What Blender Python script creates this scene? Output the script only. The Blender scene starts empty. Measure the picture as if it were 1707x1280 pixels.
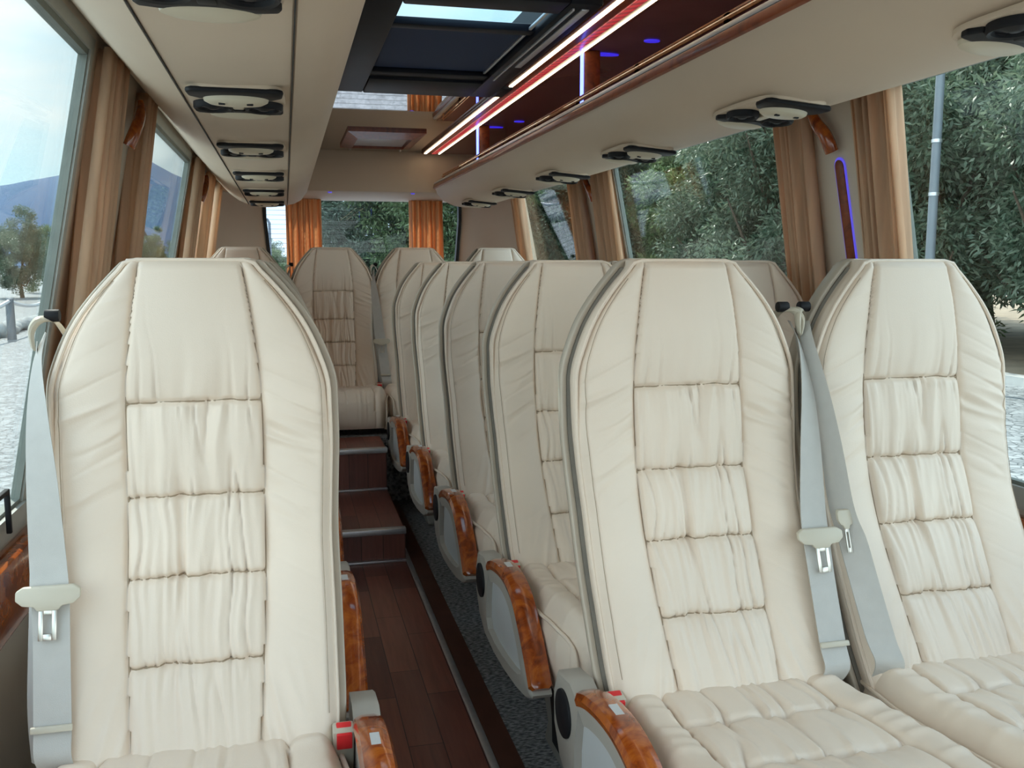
import bpy, bmesh, math, random
import numpy as np
from mathutils import Vector, Matrix
random.seed(7)
S = bpy.context.scene
C = S.collection
H = 1.157                      # eye height above the aisle floor; world floor is z = 0
PI = math.pi

# ------------------------------------------------------------------ materials
def mat(name):
    m = bpy.data.materials.new(name); m.use_nodes = True
    nt = m.node_tree
    return m, nt, nt.nodes['Principled BSDF']
def setp(b, col=None, rough=None, metal=None, spec=None, coat=None, emit=None, es=None):
    if col is not None: b.inputs['Base Color'].default_value = (*col, 1)
    if rough is not None: b.inputs['Roughness'].default_value = rough
    if metal is not None: b.inputs['Metallic'].default_value = metal
    if spec is not None: b.inputs['Specular IOR Level'].default_value = spec
    if coat is not None: b.inputs['Coat Weight'].default_value = coat
    if emit is not None:
        b.inputs['Emission Color'].default_value = (*emit, 1); b.inputs['Emission Strength'].default_value = es
def coords(nt, scale=(1, 1, 1), kind='Object'):
    tc = nt.nodes.new('ShaderNodeTexCoord'); mp = nt.nodes.new('ShaderNodeMapping')
    mp.inputs['Scale'].default_value = scale
    nt.links.new(tc.outputs[kind], mp.inputs['Vector'])
    return mp.outputs['Vector']
def noise(nt, vec, scale, detail=4, rough=.5, dist=0):
    n = nt.nodes.new('ShaderNodeTexNoise')
    n.inputs['Scale'].default_value = scale; n.inputs['Detail'].default_value = detail
    n.inputs['Roughness'].default_value = rough; n.inputs['Distortion'].default_value = dist
    nt.links.new(vec, n.inputs['Vector']); return n.outputs['Fac']
def ramp(nt, fac, stops):
    r = nt.nodes.new('ShaderNodeValToRGB'); e = r.color_ramp.elements
    while len(e) < len(stops): e.new(.5)
    for el, (p, c) in zip(e, stops): el.position = p; el.color = (*c, 1)
    nt.links.new(fac, r.inputs['Fac']); return r.outputs['Color']
def bump(nt, b, fac, strength, dist=.002):
    n = nt.nodes.new('ShaderNodeBump'); n.inputs['Strength'].default_value = strength; n.inputs['Distance'].default_value = dist
    nt.links.new(fac, n.inputs['Height']); nt.links.new(n.outputs['Normal'], b.inputs['Normal'])
def plain(name, col, rough=.5, var=.06, nscale=6, bmp=0, bscale=200, metal=0, **k):
    m, nt, b = mat(name); setp(b, col, rough, metal, **k)
    v = coords(nt); f = noise(nt, v, nscale)
    lo = tuple(c*(1-var) for c in col); hi = tuple(min(1, c*(1+var)) for c in col)
    nt.links.new(ramp(nt, f, [(.3, lo), (.7, hi)]), b.inputs['Base Color'])
    if bmp: bump(nt, b, noise(nt, v, bscale, 3), bmp)
    return m
M = {}
M['leather'] = plain('cream_leather', (.785, .662, .545), .42, .03, 5, .12, 420, spec=.4)
M['thread'] = plain('tan_thread', (.36, .275, .19), .8, .1, 80)
M['shell'] = plain('beige_shell_plastic', (.52, .455, .37), .45, .03, 4, .08, 500)
M['gapfoam'] = plain('grey_lining', (.20, .185, .16), .9, .1, 30)
M['pan'] = plain('grey_plastic', (.40, .37, .325), .5, .04, 6)
M['panel_light'] = plain('pale_grey_plastic', (.56, .57, .57), .45, .04, 6)
M['leg'] = plain('grey_painted_metal', (.34, .325, .29), .45, .05, 6)
M['black'] = plain('black_plastic', (.010, .010, .012), .55, .2, 20, spec=.25)
M['darkframe'] = plain('navy_black_frame', (.006, .008, .014), .5, .2, 10, spec=.2)
M['belt'] = plain('grey_webbing', (.52, .505, .475), .75, .03, 40, .2, 900)
M['tongue'] = plain('cream_belt_plastic', (.56, .51, .41), .4, .03, 10)
M['steel'] = plain('brushed_steel', (.62, .58, .52), .3, .05, 60, metal=1)
M['red'] = plain('red_plastic', (.75, .025, .03), .4, .05, 20)
M['trim'] = plain('cream_liner', (.65, .53, .40), .62, .025, 3, .15, 700)
M['trim_light'] = plain('pale_pillar_liner', (.66, .59, .49), .6, .025, 3, .1, 600)
M['lens'] = plain('cream_lamp_plastic', (.66, .59, .44), .4, .03, 8)
M['alu'] = plain('aluminium', (.66, .67, .70), .42, .05, 50, metal=.85)
M['railgrey'] = plain('satin_grey_rail', (.50, .50, .52), .35, .04, 30, metal=.2)
M['alu_win'] = plain('window_alloy', (.46, .48, .45), .45, .05, 20, metal=.15)
M['rubber'] = plain('black_rubber', (.02, .022, .022), .6, .1, 20)
M['gasket'] = plain('grey_green_seal', (.21, .235, .21), .6, .1, 20)
M['galv'] = plain('galvanised_steel', (.17, .20, .225), .5, .1, 3, metal=.2)
M['bark'] = plain('bark', (.09, .065, .045), .9, .4, 14)
M['stone'] = plain('pale_stone', (.42, .43, .42), .85, .2, 4)
M['hill'] = plain('hazy_blue_mountain', (.075, .135, .235), .95, .12, .02)  # distance haze put into the ridge's blue base colour
M['body'] = plain('bus_body_paint', (.55, .55, .53), .35, .03, 3)
M['shelf'] = plain('dark_brown_gloss', (.26, .115, .11), .22, .1, 5, spec=.7)
M['greyscreen'] = plain('grey_diffuser', (.45, .43, .44), .4, .04, 5)
M['soil'] = plain('dry_soil', (.30, .24, .17), .95, .25, 2)

def wood(name, stops, scale, rough=.18, stretch=(1, 1, 1), coat=.6):
    m, nt, b = mat(name); setp(b, rough=rough, coat=coat); b.inputs['Coat Roughness'].default_value = .06
    v = coords(nt, stretch); f = noise(nt, v, scale, 6, .62, 1.3)
    nt.links.new(ramp(nt, f, stops), b.inputs['Base Color']); return m
M['burl'] = wood('glossy_burl_wood', [(.28, (.09, .012, .003)), (.46, (.30, .056, .007)), (.60, (.46, .115, .014)), (.74, (.25, .046, .007))], 17)
M['redwood'] = wood('red_brown_trim_wood', [(.3, (.10, .022, .008)), (.5, (.22, .046, .013)), (.7, (.30, .075, .020))], 22, .4, (1, .5, 1), .15)
M['darktrim'] = plain('dark_brown_edge_board', (.10, .034, .022), .4, .15, 12)
M['goldwood'] = wood('orange_wood_bead', [(.3, (.60, .24, .09)), (.7, (.78, .38, .16))], 30, .25)

def floorwood():
    m, nt, b = mat('dark_plank_floor'); setp(b, rough=.38, coat=.15)
    tc = nt.nodes.new('ShaderNodeTexCoord'); sx = nt.nodes.new('ShaderNodeSeparateXYZ'); cb = nt.nodes.new('ShaderNodeCombineXYZ')
    nt.links.new(tc.outputs['Object'], sx.inputs[0])
    ad = nt.nodes.new('ShaderNodeMath'); ad.operation = 'SUBTRACT'
    nt.links.new(sx.outputs['Y'], ad.inputs[0]); nt.links.new(sx.outputs['Z'], ad.inputs[1])
    nt.links.new(ad.outputs[0], cb.inputs['X']); nt.links.new(sx.outputs['X'], cb.inputs['Y'])
    br = nt.nodes.new('ShaderNodeTexBrick'); br.offset = .37; br.squash = 1
    br.inputs['Scale'].default_value = 1; br.inputs['Brick Width'].default_value = .42; br.inputs['Row Height'].default_value = .085
    br.inputs['Mortar Size'].default_value = .0012; br.inputs['Bias'].default_value = 0
    br.inputs['Color1'].default_value = (.18, .058, .044, 1); br.inputs['Color2'].default_value = (.36, .125, .085, 1); br.inputs['Mortar'].default_value = (.03, .010, .008, 1)
    nt.links.new(cb.outputs[0], br.inputs['Vector'])
    f = noise(nt, coords(nt, (60, 4, 4)), 1, 5, .6, .4)
    mx = nt.nodes.new('ShaderNodeMixRGB'); mx.blend_type = 'MULTIPLY'; mx.inputs['Fac'].default_value = .55
    nt.links.new(br.outputs['Color'], mx.inputs[1]); nt.links.new(ramp(nt, f, [(.3, (.55, .5, .5)), (.7, (1.2, 1.15, 1.1))]), mx.inputs[2])
    nt.links.new(mx.outputs[0], b.inputs['Base Color']); return m
M['floor'] = floorwood()
def carpetm():
    m, nt, b = mat('dark_ribbed_carpet'); setp(b, rough=.95, spec=.1)
    v = coords(nt, (70, 160, 70)); f = noise(nt, v, 1, 2)
    nt.links.new(ramp(nt, f, [(.38, (.10, .098, .10)), (.62, (.34, .33, .325))]), b.inputs['Base Color']); bump(nt, b, f, .6, .004); return m
M['carpet'] = carpetm()
def curtainm(name, col, tr):
    m, nt, b = mat(name); setp(b, col, .75, spec=.2)
    f = noise(nt, coords(nt, (30, 30, .6)), 1, 3)
    c = ramp(nt, f, [(.3, tuple(x*.86 for x in col)), (.7, tuple(min(1, x*1.1) for x in col))])
    nt.links.new(c, b.inputs['Base Color'])
    t = nt.nodes.new('ShaderNodeBsdfTranslucent'); nt.links.new(c, t.inputs['Color'])
    mx = nt.nodes.new('ShaderNodeMixShader'); mx.inputs[0].default_value = tr
    nt.links.new(b.outputs[0], mx.inputs[1]); nt.links.new(t.outputs[0], mx.inputs[2])
    nt.links.new(mx.outputs[0], nt.nodes['Material Output'].inputs['Surface']); return m
M['curtain'] = curtainm('apricot_curtain_cloth', (.88, .65, .45), .48)
M['curtain_rear'] = curtainm('backlit_curtain_cloth', (.97, .64, .39), .68)  # same cloth as the sides, backlight put into a brighter, more orange colour
M['tieback'] = plain('dark_red_brown_cloth', (.10, .028, .016), .7, .15, 20)
def glass(name, tint, gloss=1.0):
    m, nt, b = mat(name); nt.nodes.remove(b)
    tr = nt.nodes.new('ShaderNodeBsdfTransparent'); tr.inputs[0].default_value = (*tint, 1)
    gl = nt.nodes.new('ShaderNodeBsdfGlossy'); gl.inputs['Roughness'].default_value = 0.0
    lw = nt.nodes.new('ShaderNodeLayerWeight'); lw.inputs[0].default_value = .5
    pw = nt.nodes.new('ShaderNodeMath'); pw.operation = 'POWER'; pw.inputs[1].default_value = 5; nt.links.new(lw.outputs['Facing'], pw.inputs[0])
    mm = nt.nodes.new('ShaderNodeMath'); mm.operation = 'MULTIPLY_ADD'; mm.inputs[1].default_value = .8*gloss; mm.inputs[2].default_value = .02*gloss
    nt.links.new(pw.outputs[0], mm.inputs[0])
    mx = nt.nodes.new('ShaderNodeMixShader')
    nt.links.new(mm.outputs[0], mx.inputs[0]); nt.links.new(tr.outputs[0], mx.inputs[1]); nt.links.new(gl.outputs[0], mx.inputs[2])
    nt.links.new(mx.outputs[0], nt.nodes['Material Output'].inputs['Surface']); return m
M['glass'] = glass('tinted_window_glass', (.88, .915, .905))
M['glass_rear'] = glass('rear_window_glass', (.84, .87, .92), .6)
M['glass_roof'] = glass('skylight_glass', (.80, .93, .98))
def mirror():
    m, nt, b = mat('smoked_mirror_ceiling'); setp(b, (.55, .50, .46), .02, 1.0)
    return m
M['mirror'] = mirror()
def blindm():
    m, nt, b = mat('navy_roller_blind'); setp(b, (.012, .018, .03), .8)
    t = nt.nodes.new('ShaderNodeBsdfTranslucent'); t.inputs[0].default_value = (.018, .030, .052, 1)
    ad = nt.nodes.new('ShaderNodeAddShader'); nt.links.new(b.outputs[0], ad.inputs[0]); nt.links.new(t.outputs[0], ad.inputs[1])
    bump(nt, b, noise(nt, coords(nt), 300, 2), .2)
    nt.links.new(ad.outputs[0], nt.nodes['Material Output'].inputs['Surface']); return m
M['blind'] = blindm()
def emitter(name, col, s, ribs=False):
    m, nt, b = mat(name); setp(b, (.3, .3, .3), .4, emit=col, es=s)
    if ribs:
        w = nt.nodes.new('ShaderNodeTexWave'); w.bands_direction = 'DIAGONAL'; w.inputs['Scale'].default_value = 14
        nt.links.new(coords(nt), w.inputs['Vector'])
        nt.links.new(ramp(nt, w.outputs['Fac'], [(.2, tuple(c*.45 for c in col)), (.7, col)]), b.inputs['Emission Color'])
    return m
M['ledwhite'] = emitter('warm_white_led', (1, .82, .56), 7.0)
M['ledred'] = emitter('red_led', (1, .035, .05), .55, True)
M['ledblue'] = emitter('blue_led', (.10, .08, 1), 4.0)
M['ledblue2'] = emitter('dim_blue_led', (.07, .04, 1), .7)
M['blueglow'] = emitter('painted_blue_reflection', (.035, .015, 1), .75)  # not a lamp: blue LED reflections painted as a glowing colour
M['ledcold'] = emitter('cold_blue_led', (.10, .15, 1), 6.0)
def leafm(name, a, b_, c):
    m, nt, b = mat(name); setp(b, rough=.42, spec=.5)
    g = nt.nodes.new('ShaderNodeNewGeometry')
    col = ramp(nt, g.outputs['Random Per Island'], [(0, a), (.5, b_), (1, c)])
    nt.links.new(col, b.inputs['Base Color'])
    t = nt.nodes.new('ShaderNodeBsdfTranslucent'); nt.links.new(col, t.inputs['Color'])
    mx = nt.nodes.new('ShaderNodeMixShader'); mx.inputs[0].default_value = .38
    nt.links.new(b.outputs[0], mx.inputs[1]); nt.links.new(t.outputs[0], mx.inputs[2])
    nt.links.new(mx.outputs[0], nt.nodes['Material Output'].inputs['Surface']); return m
M['leaf'] = leafm('grey_green_leaves', (.07, .12, .075), (.13, .19, .125), (.24, .30, .21))
M['leaf2'] = leafm('fresh_green_leaves', (.075, .135, .05), (.15, .22, .095), (.26, .34, .17))
def paving():
    m, nt, b = mat('cobbled_paving'); setp(b, rough=.42)
    v = coords(nt)
    vo = nt.nodes.new('ShaderNodeTexVoronoi'); vo.feature = 'DISTANCE_TO_EDGE'; vo.inputs['Scale'].default_value = 9; nt.links.new(v, vo.inputs['Vector'])
    v2 = nt.nodes.new('ShaderNodeTexVoronoi'); v2.inputs['Scale'].default_value = 9; nt.links.new(v, v2.inputs['Vector'])
    sp = nt.nodes.new('ShaderNodeSeparateColor'); nt.links.new(v2.outputs['Color'], sp.inputs[0])
    c1 = ramp(nt, sp.outputs[0], [(0, (.22, .24, .25)), (1, (.40, .43, .44))])
    c2 = ramp(nt, vo.outputs['Distance'], [(.0, (.25, .27, .28)), (.09, (1, 1, 1))])
    mx = nt.nodes.new('ShaderNodeMixRGB'); mx.blend_type = 'MULTIPLY'; mx.inputs[0].default_value = 1
    nt.links.new(c1, mx.inputs[1]); nt.links.new(c2, mx.inputs[2]); nt.links.new(mx.outputs[0], b.inputs['Base Color'])
    bump(nt, b, vo.outputs['Distance'], .5, .03); return m
M['paving'] = paving()

# ------------------------------------------------------------------ mesh helpers
def link(name, me, parent=None, m=None):
    o = bpy.data.objects.new(name, me); C.objects.link(o)
    if parent: o.parent = parent
    if m: me.materials.append(M[m] if isinstance(m, str) else m)
    return o
def tag(o, label=None, cat=None, group=None, kind=None):
    if label: o['label'] = label
    if cat: o['category'] = cat
    if group: o['group'] = group
    if kind: o['kind'] = kind
    return o
def thing(name, label, cat, loc=(0, 0, 0), group=None):
    o = bpy.data.objects.new(name, None); C.objects.link(o); o.location = loc; o.empty_display_size = .1
    return tag(o, label, cat, group)
class MB:
    def __init__(s): s.v = []; s.f = []
    def add(s, vs, fs):
        n = len(s.v); s.v += [tuple(p) for p in vs]; s.f += [tuple(i+n for i in f) for f in fs]; return s
    def hexa(s, p):            # 8 points: bottom 4 (ccw) then top 4
        return s.add(p, [(3, 2, 1, 0), (4, 5, 6, 7), (0, 1, 5, 4), (1, 2, 6, 5), (2, 3, 7, 6), (3, 0, 4, 7)])
    def box(s, x0, x1, y0, y1, z0, z1):
        return s.hexa([(x0, y0, z0), (x1, y0, z0), (x1, y1, z0), (x0, y1, z0), (x0, y0, z1), (x1, y0, z1), (x1, y1, z1), (x0, y1, z1)])
    def rings(s, rs, closed=True, cap=True):   # list of equal-length loops
        n = len(rs[0]); vs = [p for r in rs for p in r]; fs = []
        for i in range(len(rs)-1):
            for j in range(n if closed else n-1):
                a = i*n+j; b = i*n+(j+1) % n; fs.append((a, b, b+n, a+n))
        if cap and closed: fs += [tuple(range(n-1, -1, -1)), tuple(range((len(rs)-1)*n, len(rs)*n))]
        return s.add(vs, fs)
    def tube(s, path, r, seg=10, flat=1.0):
        path = [Vector(p) for p in path]; rs = []
        rr = r if isinstance(r, (list, tuple)) else [r]*len(path)
        up = None
        for i, p in enumerate(path):
            t = (path[min(i+1, len(path)-1)]-path[max(i-1, 0)]).normalized()
            if up is None:
                up = Vector((0, 0, 1)) if abs(t.z) < .9 else Vector((1, 0, 0))
            a = t.cross(up).normalized(); b = a.cross(t).normalized(); up = b
            rs.append([p+a*math.cos(q*2*PI/seg)*rr[i]+b*math.sin(q*2*PI/seg)*rr[i]*flat for q in range(seg)])
        return s.rings(rs)
    def prism(s, pts, axis, a, b):   # 2D outline extruded along an axis
        def P(u, v, w):
            return {'x': (w, u, v), 'y': (u, w, v), 'z': (u, v, w)}[axis]
        return s.rings([[P(u, v, a) for u, v in pts], [P(u, v, b) for u, v in pts]])
    def build(s, name, m, parent=None, bevel=0, smooth=True, seg=2, angle=35):
        me = bpy.data.meshes.new(name); bm = bmesh.new()
        vs = [bm.verts.new(p) for p in s.v]
        for f in s.f:
            try: bm.faces.new([vs[i] for i in f])
            except ValueError: pass
        bmesh.ops.recalc_face_normals(bm, faces=bm.faces)
        if bevel:
            es = [e for e in bm.edges if len(e.link_faces) == 2 and e.calc_face_angle(0) > math.radians(30)]
            bmesh.ops.bevel(bm, geom=es, offset=bevel, segments=seg, affect='EDGES', profile=.5, clamp_overlap=True)
        bm.to_mesh(me); bm.free()
        if smooth:
            me.shade_smooth(); 
            me.set_sharp_from_angle(angle=math.radians(angle))
        return link(name, me, parent, m)
def grid_mesh(name, P, m, parent=None, closed_u=False):
    nv, nu = P.shape[:2]
    idx = np.arange(nv*nu).reshape(nv, nu)
    a = idx[:-1, :-1].ravel(); b = idx[:-1, 1:].ravel(); c = idx[1:, 1:].ravel(); d = idx[1:, :-1].ravel()
    F = np.stack([a, b, c, d], 1)
    me = bpy.data.meshes.new(name)
    me.vertices.add(nv*nu); me.vertices.foreach_set('co', P.reshape(-1).astype(np.float32))
    me.loops.add(F.size); me.loops.foreach_set('vertex_index', F.ravel().astype(np.int32))
    me.polygons.add(len(F)); me.polygons.foreach_set('loop_start', (np.arange(len(F))*4).astype(np.int32))
    me.update(calc_edges=True); me.validate(); me.shade_smooth()
    return link(name, me, parent, m)
def ell(cx, cy, rx, ry, n=28, p=2.0):
    out = []
    for i in range(n):
        a = 2*PI*i/n; c, s_ = math.cos(a), math.sin(a)
        out.append((cx+rx*math.copysign(abs(c)**(2/p), c), cy+ry*math.copysign(abs(s_)**(2/p), s_)))
    return out
def smoothpath(pts, n=40):
    pts = np.array(pts, float); t = np.linspace(0, len(pts)-1, n); out = []
    for q in t:
        i = min(int(q), len(pts)-2); u = q-i
        p0 = pts[max(i-1, 0)]; p1 = pts[i]; p2 = pts[i+1]; p3 = pts[min(i+2, len(pts)-1)]
        out.append(.5*((2*p1)+(-p0+p2)*u+(2*p0-5*p1+4*p2-p3)*u*u+(-p0+3*p1-3*p2+p3)*u**3))
    return [tuple(o) for o in out]
def vnoise(x, y, seed=0):
    r = np.random.RandomState(seed).rand(64, 64)
    xi = np.floor(x).astype(int); yi = np.floor(y).astype(int); fx = x-xi; fy = y-yi
    fx = fx*fx*(3-2*fx); fy = fy*fy*(3-2*fy)
    g = lambda i, j: r[i % 64, j % 64]
    return ((g(xi, yi)*(1-fx)+g(xi+1, yi)*fx)*(1-fy)+(g(xi, yi+1)*(1-fx)+g(xi+1, yi+1)*fx)*fy)*2-1
def copy_thing(o, subs=True):
    c = o.copy(); C.objects.link(c)
    def rec(src, dst):
        for ch in list(src.children):
            d = ch.copy(); C.objects.link(d); d.parent = dst; rec(ch, d)
    rec(o, c); return c

# ------------------------------------------------------------------ seat
ZY = [.34, .41, .50, .60, .70, .80, .90, 1.0, 1.10, 1.16]
YY = [-.03, .015, .068, .128, .178, .209, .222, .229, .239, .250]
def yf(z): return np.interp(z, ZY, YY)
def yfs(z):
    d = .035; return sum(yf(z+k*d/2) for k in (-2, -1, 0, 1, 2))/5
HZ = [.34, .45, .58, .70, .85, .96, 1.02, 1.06, 1.09, 1.12, 1.145, 1.165]
HW = [.206, .214, .215, .214, .222, .221, .200, .181, .160, .136, .113, .092]
def hw(z):
    d = .02; return sum(np.interp(z+k*d/2, HZ, HW) for k in (-2, -1, 0, 1, 2))/5
CZ = [.34, .41, .52, .65, .92, 1.0, 1.09, 1.17]
CW = [.088, .094, .102, .108, .109, .103, .092, .080]
def cw(z): return np.interp(z, CZ, CW)
SEAMS = [.925, .770, .646, .524]
ZT = 1.165
def front_d(x, z):
    """outward relief of the leather at (x, z)"""
    ax = np.abs(x); c = cw(z); inside = ax < c
    d = np.zeros_like(x)
    edges = [1.20]+SEAMS+[.36]
    sag = .004*(1-(x/np.maximum(c, 1e-3))**2)+.0012*vnoise(x*60+9, z*0+3, 5)
    zz = z-sag
    nearest = np.full_like(x, 9.)
    for k, s in enumerate(SEAMS):
        dz = np.abs(zz-s); m = inside
        nearest = np.minimum(nearest, dz)
        d -= np.where(m, .0055*np.exp(-(dz/.0045)**2), 0)
    for a, b in zip(edges[:-1], edges[1:]):
        t = np.clip((a-zz)/(a-b), 0, 1); m = inside & (zz <= a) & (zz > b)
        d += np.where(m, .011*np.power(np.clip(4*t*(1-t), 0, 1), .5)*1.25, 0)
    dx = np.abs(ax-c)
    d -= .0055*np.exp(-(dx/.004)**2)
    d += np.where(inside, .006*(1-(ax/c)**2), .010*np.power(np.clip(1-((ax-c)/np.maximum(hw(z)-c, 1e-3)*2-1)**2, 0, 1), .7))
    # gathered wrinkles
    near = np.exp(-nearest/.030)
    low = np.clip((.935-zz)/.02, 0, 1)
    ridge = lambda q: 1-2*np.abs(q)
    xs = x+.006*vnoise(x*20, z*14, 11)
    w1 = ridge(vnoise(xs*62+z*2.0, z*3.2, 1)); w2 = vnoise(xs*120, z*7, 2); w3 = ridge(vnoise(xs*33-z*3, z*2.2, 7))
    cr = lambda n_, w_: -np.exp(-(n_/w_)**2)
    g1 = cr(vnoise(xs*48+z*1.5+31, z*3.0, 31), .13); g2 = cr(vnoise(xs*70-z*2+7, z*5, 32), .12)
    fadec = np.clip((c-ax)/.016, 0, 1)
    d += np.where(inside, low*fadec*(.0068*g1*(.5+.75*near)+.0045*g2*near), 0)
    d += np.where(inside, low*fadec*((.0040*w1+.0018*w2)*(.35+.9*near)+.0038*w3*(.6+.3*near)), 0)
    hd = np.exp(-np.abs(zz-.935)/.05)*(zz > .925)
    d += np.where(inside, hd*fadec*(.0034*vnoise(xs*55, z*4, 3)+.005*cr(vnoise(xs*40+3, z*3, 35), .14)), 0)
    # side bolster creases (run across, strongest beside the shoulder seam)
    bz = np.exp(-((z-.89)/.07)**2)+.45*np.exp(-((z-.76)/.06)**2)+.25
    fr = np.clip((ax-c)/.012, 0, 1)
    d += np.where(~inside, fr*bz*.0022*cr(vnoise(x*7+14, (z+np.abs(ax-c)*.5)*30, 41), .13), 0)
    d += np.where(~inside, fr*bz*.0026*ridge(vnoise(x*9+4, (z+np.abs(ax-c)*.35)*42, 4)), 0)
    # diagonal pulls at the foot of the side panels
    ft = np.clip((.55-z)/.12, 0, 1)
    d += np.where(~inside, fr*ft*.0045*ridge(vnoise((ax-c)*38+z*14, z*3, 8)), 0)
    return d
def make_backrest(parent):
    zs = np.concatenate([np.linspace(.345, 1.150, 300), [1.157, 1.162, 1.1655, 1.166, 1.163, 1.155]])
    yb = np.concatenate([np.zeros(300), [.002, .006, .014, .026, .040, .055]])
    ss = np.concatenate([np.linspace(-1, 1, 151)])
    wrap = [(0.004, .003), (.0045, .014), (.002, .03), (-.004, .05)]
    nu = len(ss)+2*len(wrap)
    P = np.zeros((len(zs), nu, 3))
    for i, z in enumerate(zs):
        zc = min(z, 1.160); w = float(hw(zc)); y0 = float(yfs(zc))+yb[i]
        x = ss*w; q = np.abs(ss)
        round_ = .016*np.clip((q-.90)/.10, 0, 1)**2
        bol = -.016*np.clip((np.abs(x)-cw(zc))/(w-cw(zc)+1e-6), 0, 1)**.8*np.clip((1.02-z)/.2, 0, 1)
        fade = np.clip((1-q)/.05, 0, 1)*(1 if i < 300 else max(0, 1-(i-299)/3))
        y = y0-front_d(x, np.full_like(x, zc))*fade+round_+bol
        row = [(-w-dx, y[0]+dy, z-.004*min(1, k)) for k, (dx, dy) in reversed(list(enumerate(wrap)))]
        row += [(x[j], y[j], z) for j in range(len(x))]
        row += [(w+dx, y[-1]+dy, z-.004*min(1, k)) for k, (dx, dy) in enumerate(wrap)]
        P[i] = row
    o = grid_mesh('backrest', P, 'leather', parent)
    # piping bead round the edge
    path = []
    def edge(z, s): return (s*(float(hw(z))+.0015), float(yfs(z))+.003-.0*z, z)
    zz = np.linspace(.36, 1.158, 60)
    path = [edge(z, -1) for z in zz]+[(x, float(yfs(1.16))+.006, 1.163) for x in np.linspace(-.085, .085, 12)]+[edge(z, 1) for z in zz[::-1]]
    b = MB().tube(path, .0042, 8); b.build('piping', 'leather', o)
    # stitched seams
    st = MB()
    for s in (-1, 1):
        pts = []
        for z in np.linspace(.37, 1.155, 90):
            x = s*float(cw(z)); d = float(front_d(np.array([x]), np.array([z]))[0])
            pts.append((x, float(yfs(z))-d-.0021, z))
        st.tube(pts, .0015, 6)
    for k in SEAMS:
        c = float(cw(k)); pts = []
        for x in np.linspace(-c, c, 40):
            z = k+.004*(1-(x/c)**2)+.0012*float(vnoise(np.array([x*60+9]), np.array([3.]), 5)[0])
            d = float(front_d(np.array([x]), np.array([z]))[0]); pts.append((x, float(yfs(z))-d-.0023, z))
        st.tube(pts, .0015, 6)
    for s in (-1, 1):           # topstitch inside the edge
        pts = []
        for z in np.linspace(.45, 1.13, 70):
            x = s*(float(hw(z))*.945); d = float(front_d(np.array([x]), np.array([z]))[0])
            bl = -.016*np.clip((abs(x)-cw(z))/(hw(z)-cw(z)), 0, 1)**.8*np.clip((1.02-z)/.2, 0, 1)
            pts.append((x, float(yfs(z))-d+float(bl)+.0002, z))
        st.tube(pts, .0006, 5)
    st.build('stitching', 'thread', o)
    return o
def make_shell(parent):
    zs = np.concatenate([np.linspace(.30, 1.15, 60), [1.160, 1.166]])
    P = []
    prof = [(-.030, .062), (.006, .050), (.016, .042), (.019, .046), (.018, .060), (.010, .092), (-.03, .108), (-.10, .116)]
    for i, z in enumerate(zs):
        zc = min(z, 1.15); w = float(hw(zc)); y0 = float(yfs(zc)); row = []
        k = 1 if z < 1.155 else (.92 if z < 1.163 else .80)
        for dx, dy in prof: row.append((-max(.02, w+dx)*k, y0+dy, z))
        row.append((0, y0+.120, z))
        for dx, dy in reversed(prof): row.append((max(.02, w+dx)*k, y0+dy, z))
        P.append(row)
    P.append([(x*.9, max(y, float(yfs(1.15))+.055), 1.168) for x, y, z in P[-1]])
    o = grid_mesh('back_shell', np.array(P), 'shell', parent)
    # dark lining in the gap between leather and shell
    g = MB()
    for s in (-1, 1):
        rs = []
        for z in np.linspace(.32, 1.15, 50):
            w = float(hw(z)); y0 = float(yfs(z))
            rs.append([(s*(w-.03), y0+.036, z), (s*(w+.006), y0+.046, z), (s*(w+.006), y0+.054, z), (s*(w-.03), y0+.058, z)])
        g.rings(rs)
    g.build('gap_lining', 'gapfoam', o)
    return o
def cush_w(y): return np.interp(y, [-.50, -.46, -.40, -.30, -.10, .0, .05], [.180, .205, .220, .226, .224, .212, .200])
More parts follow.
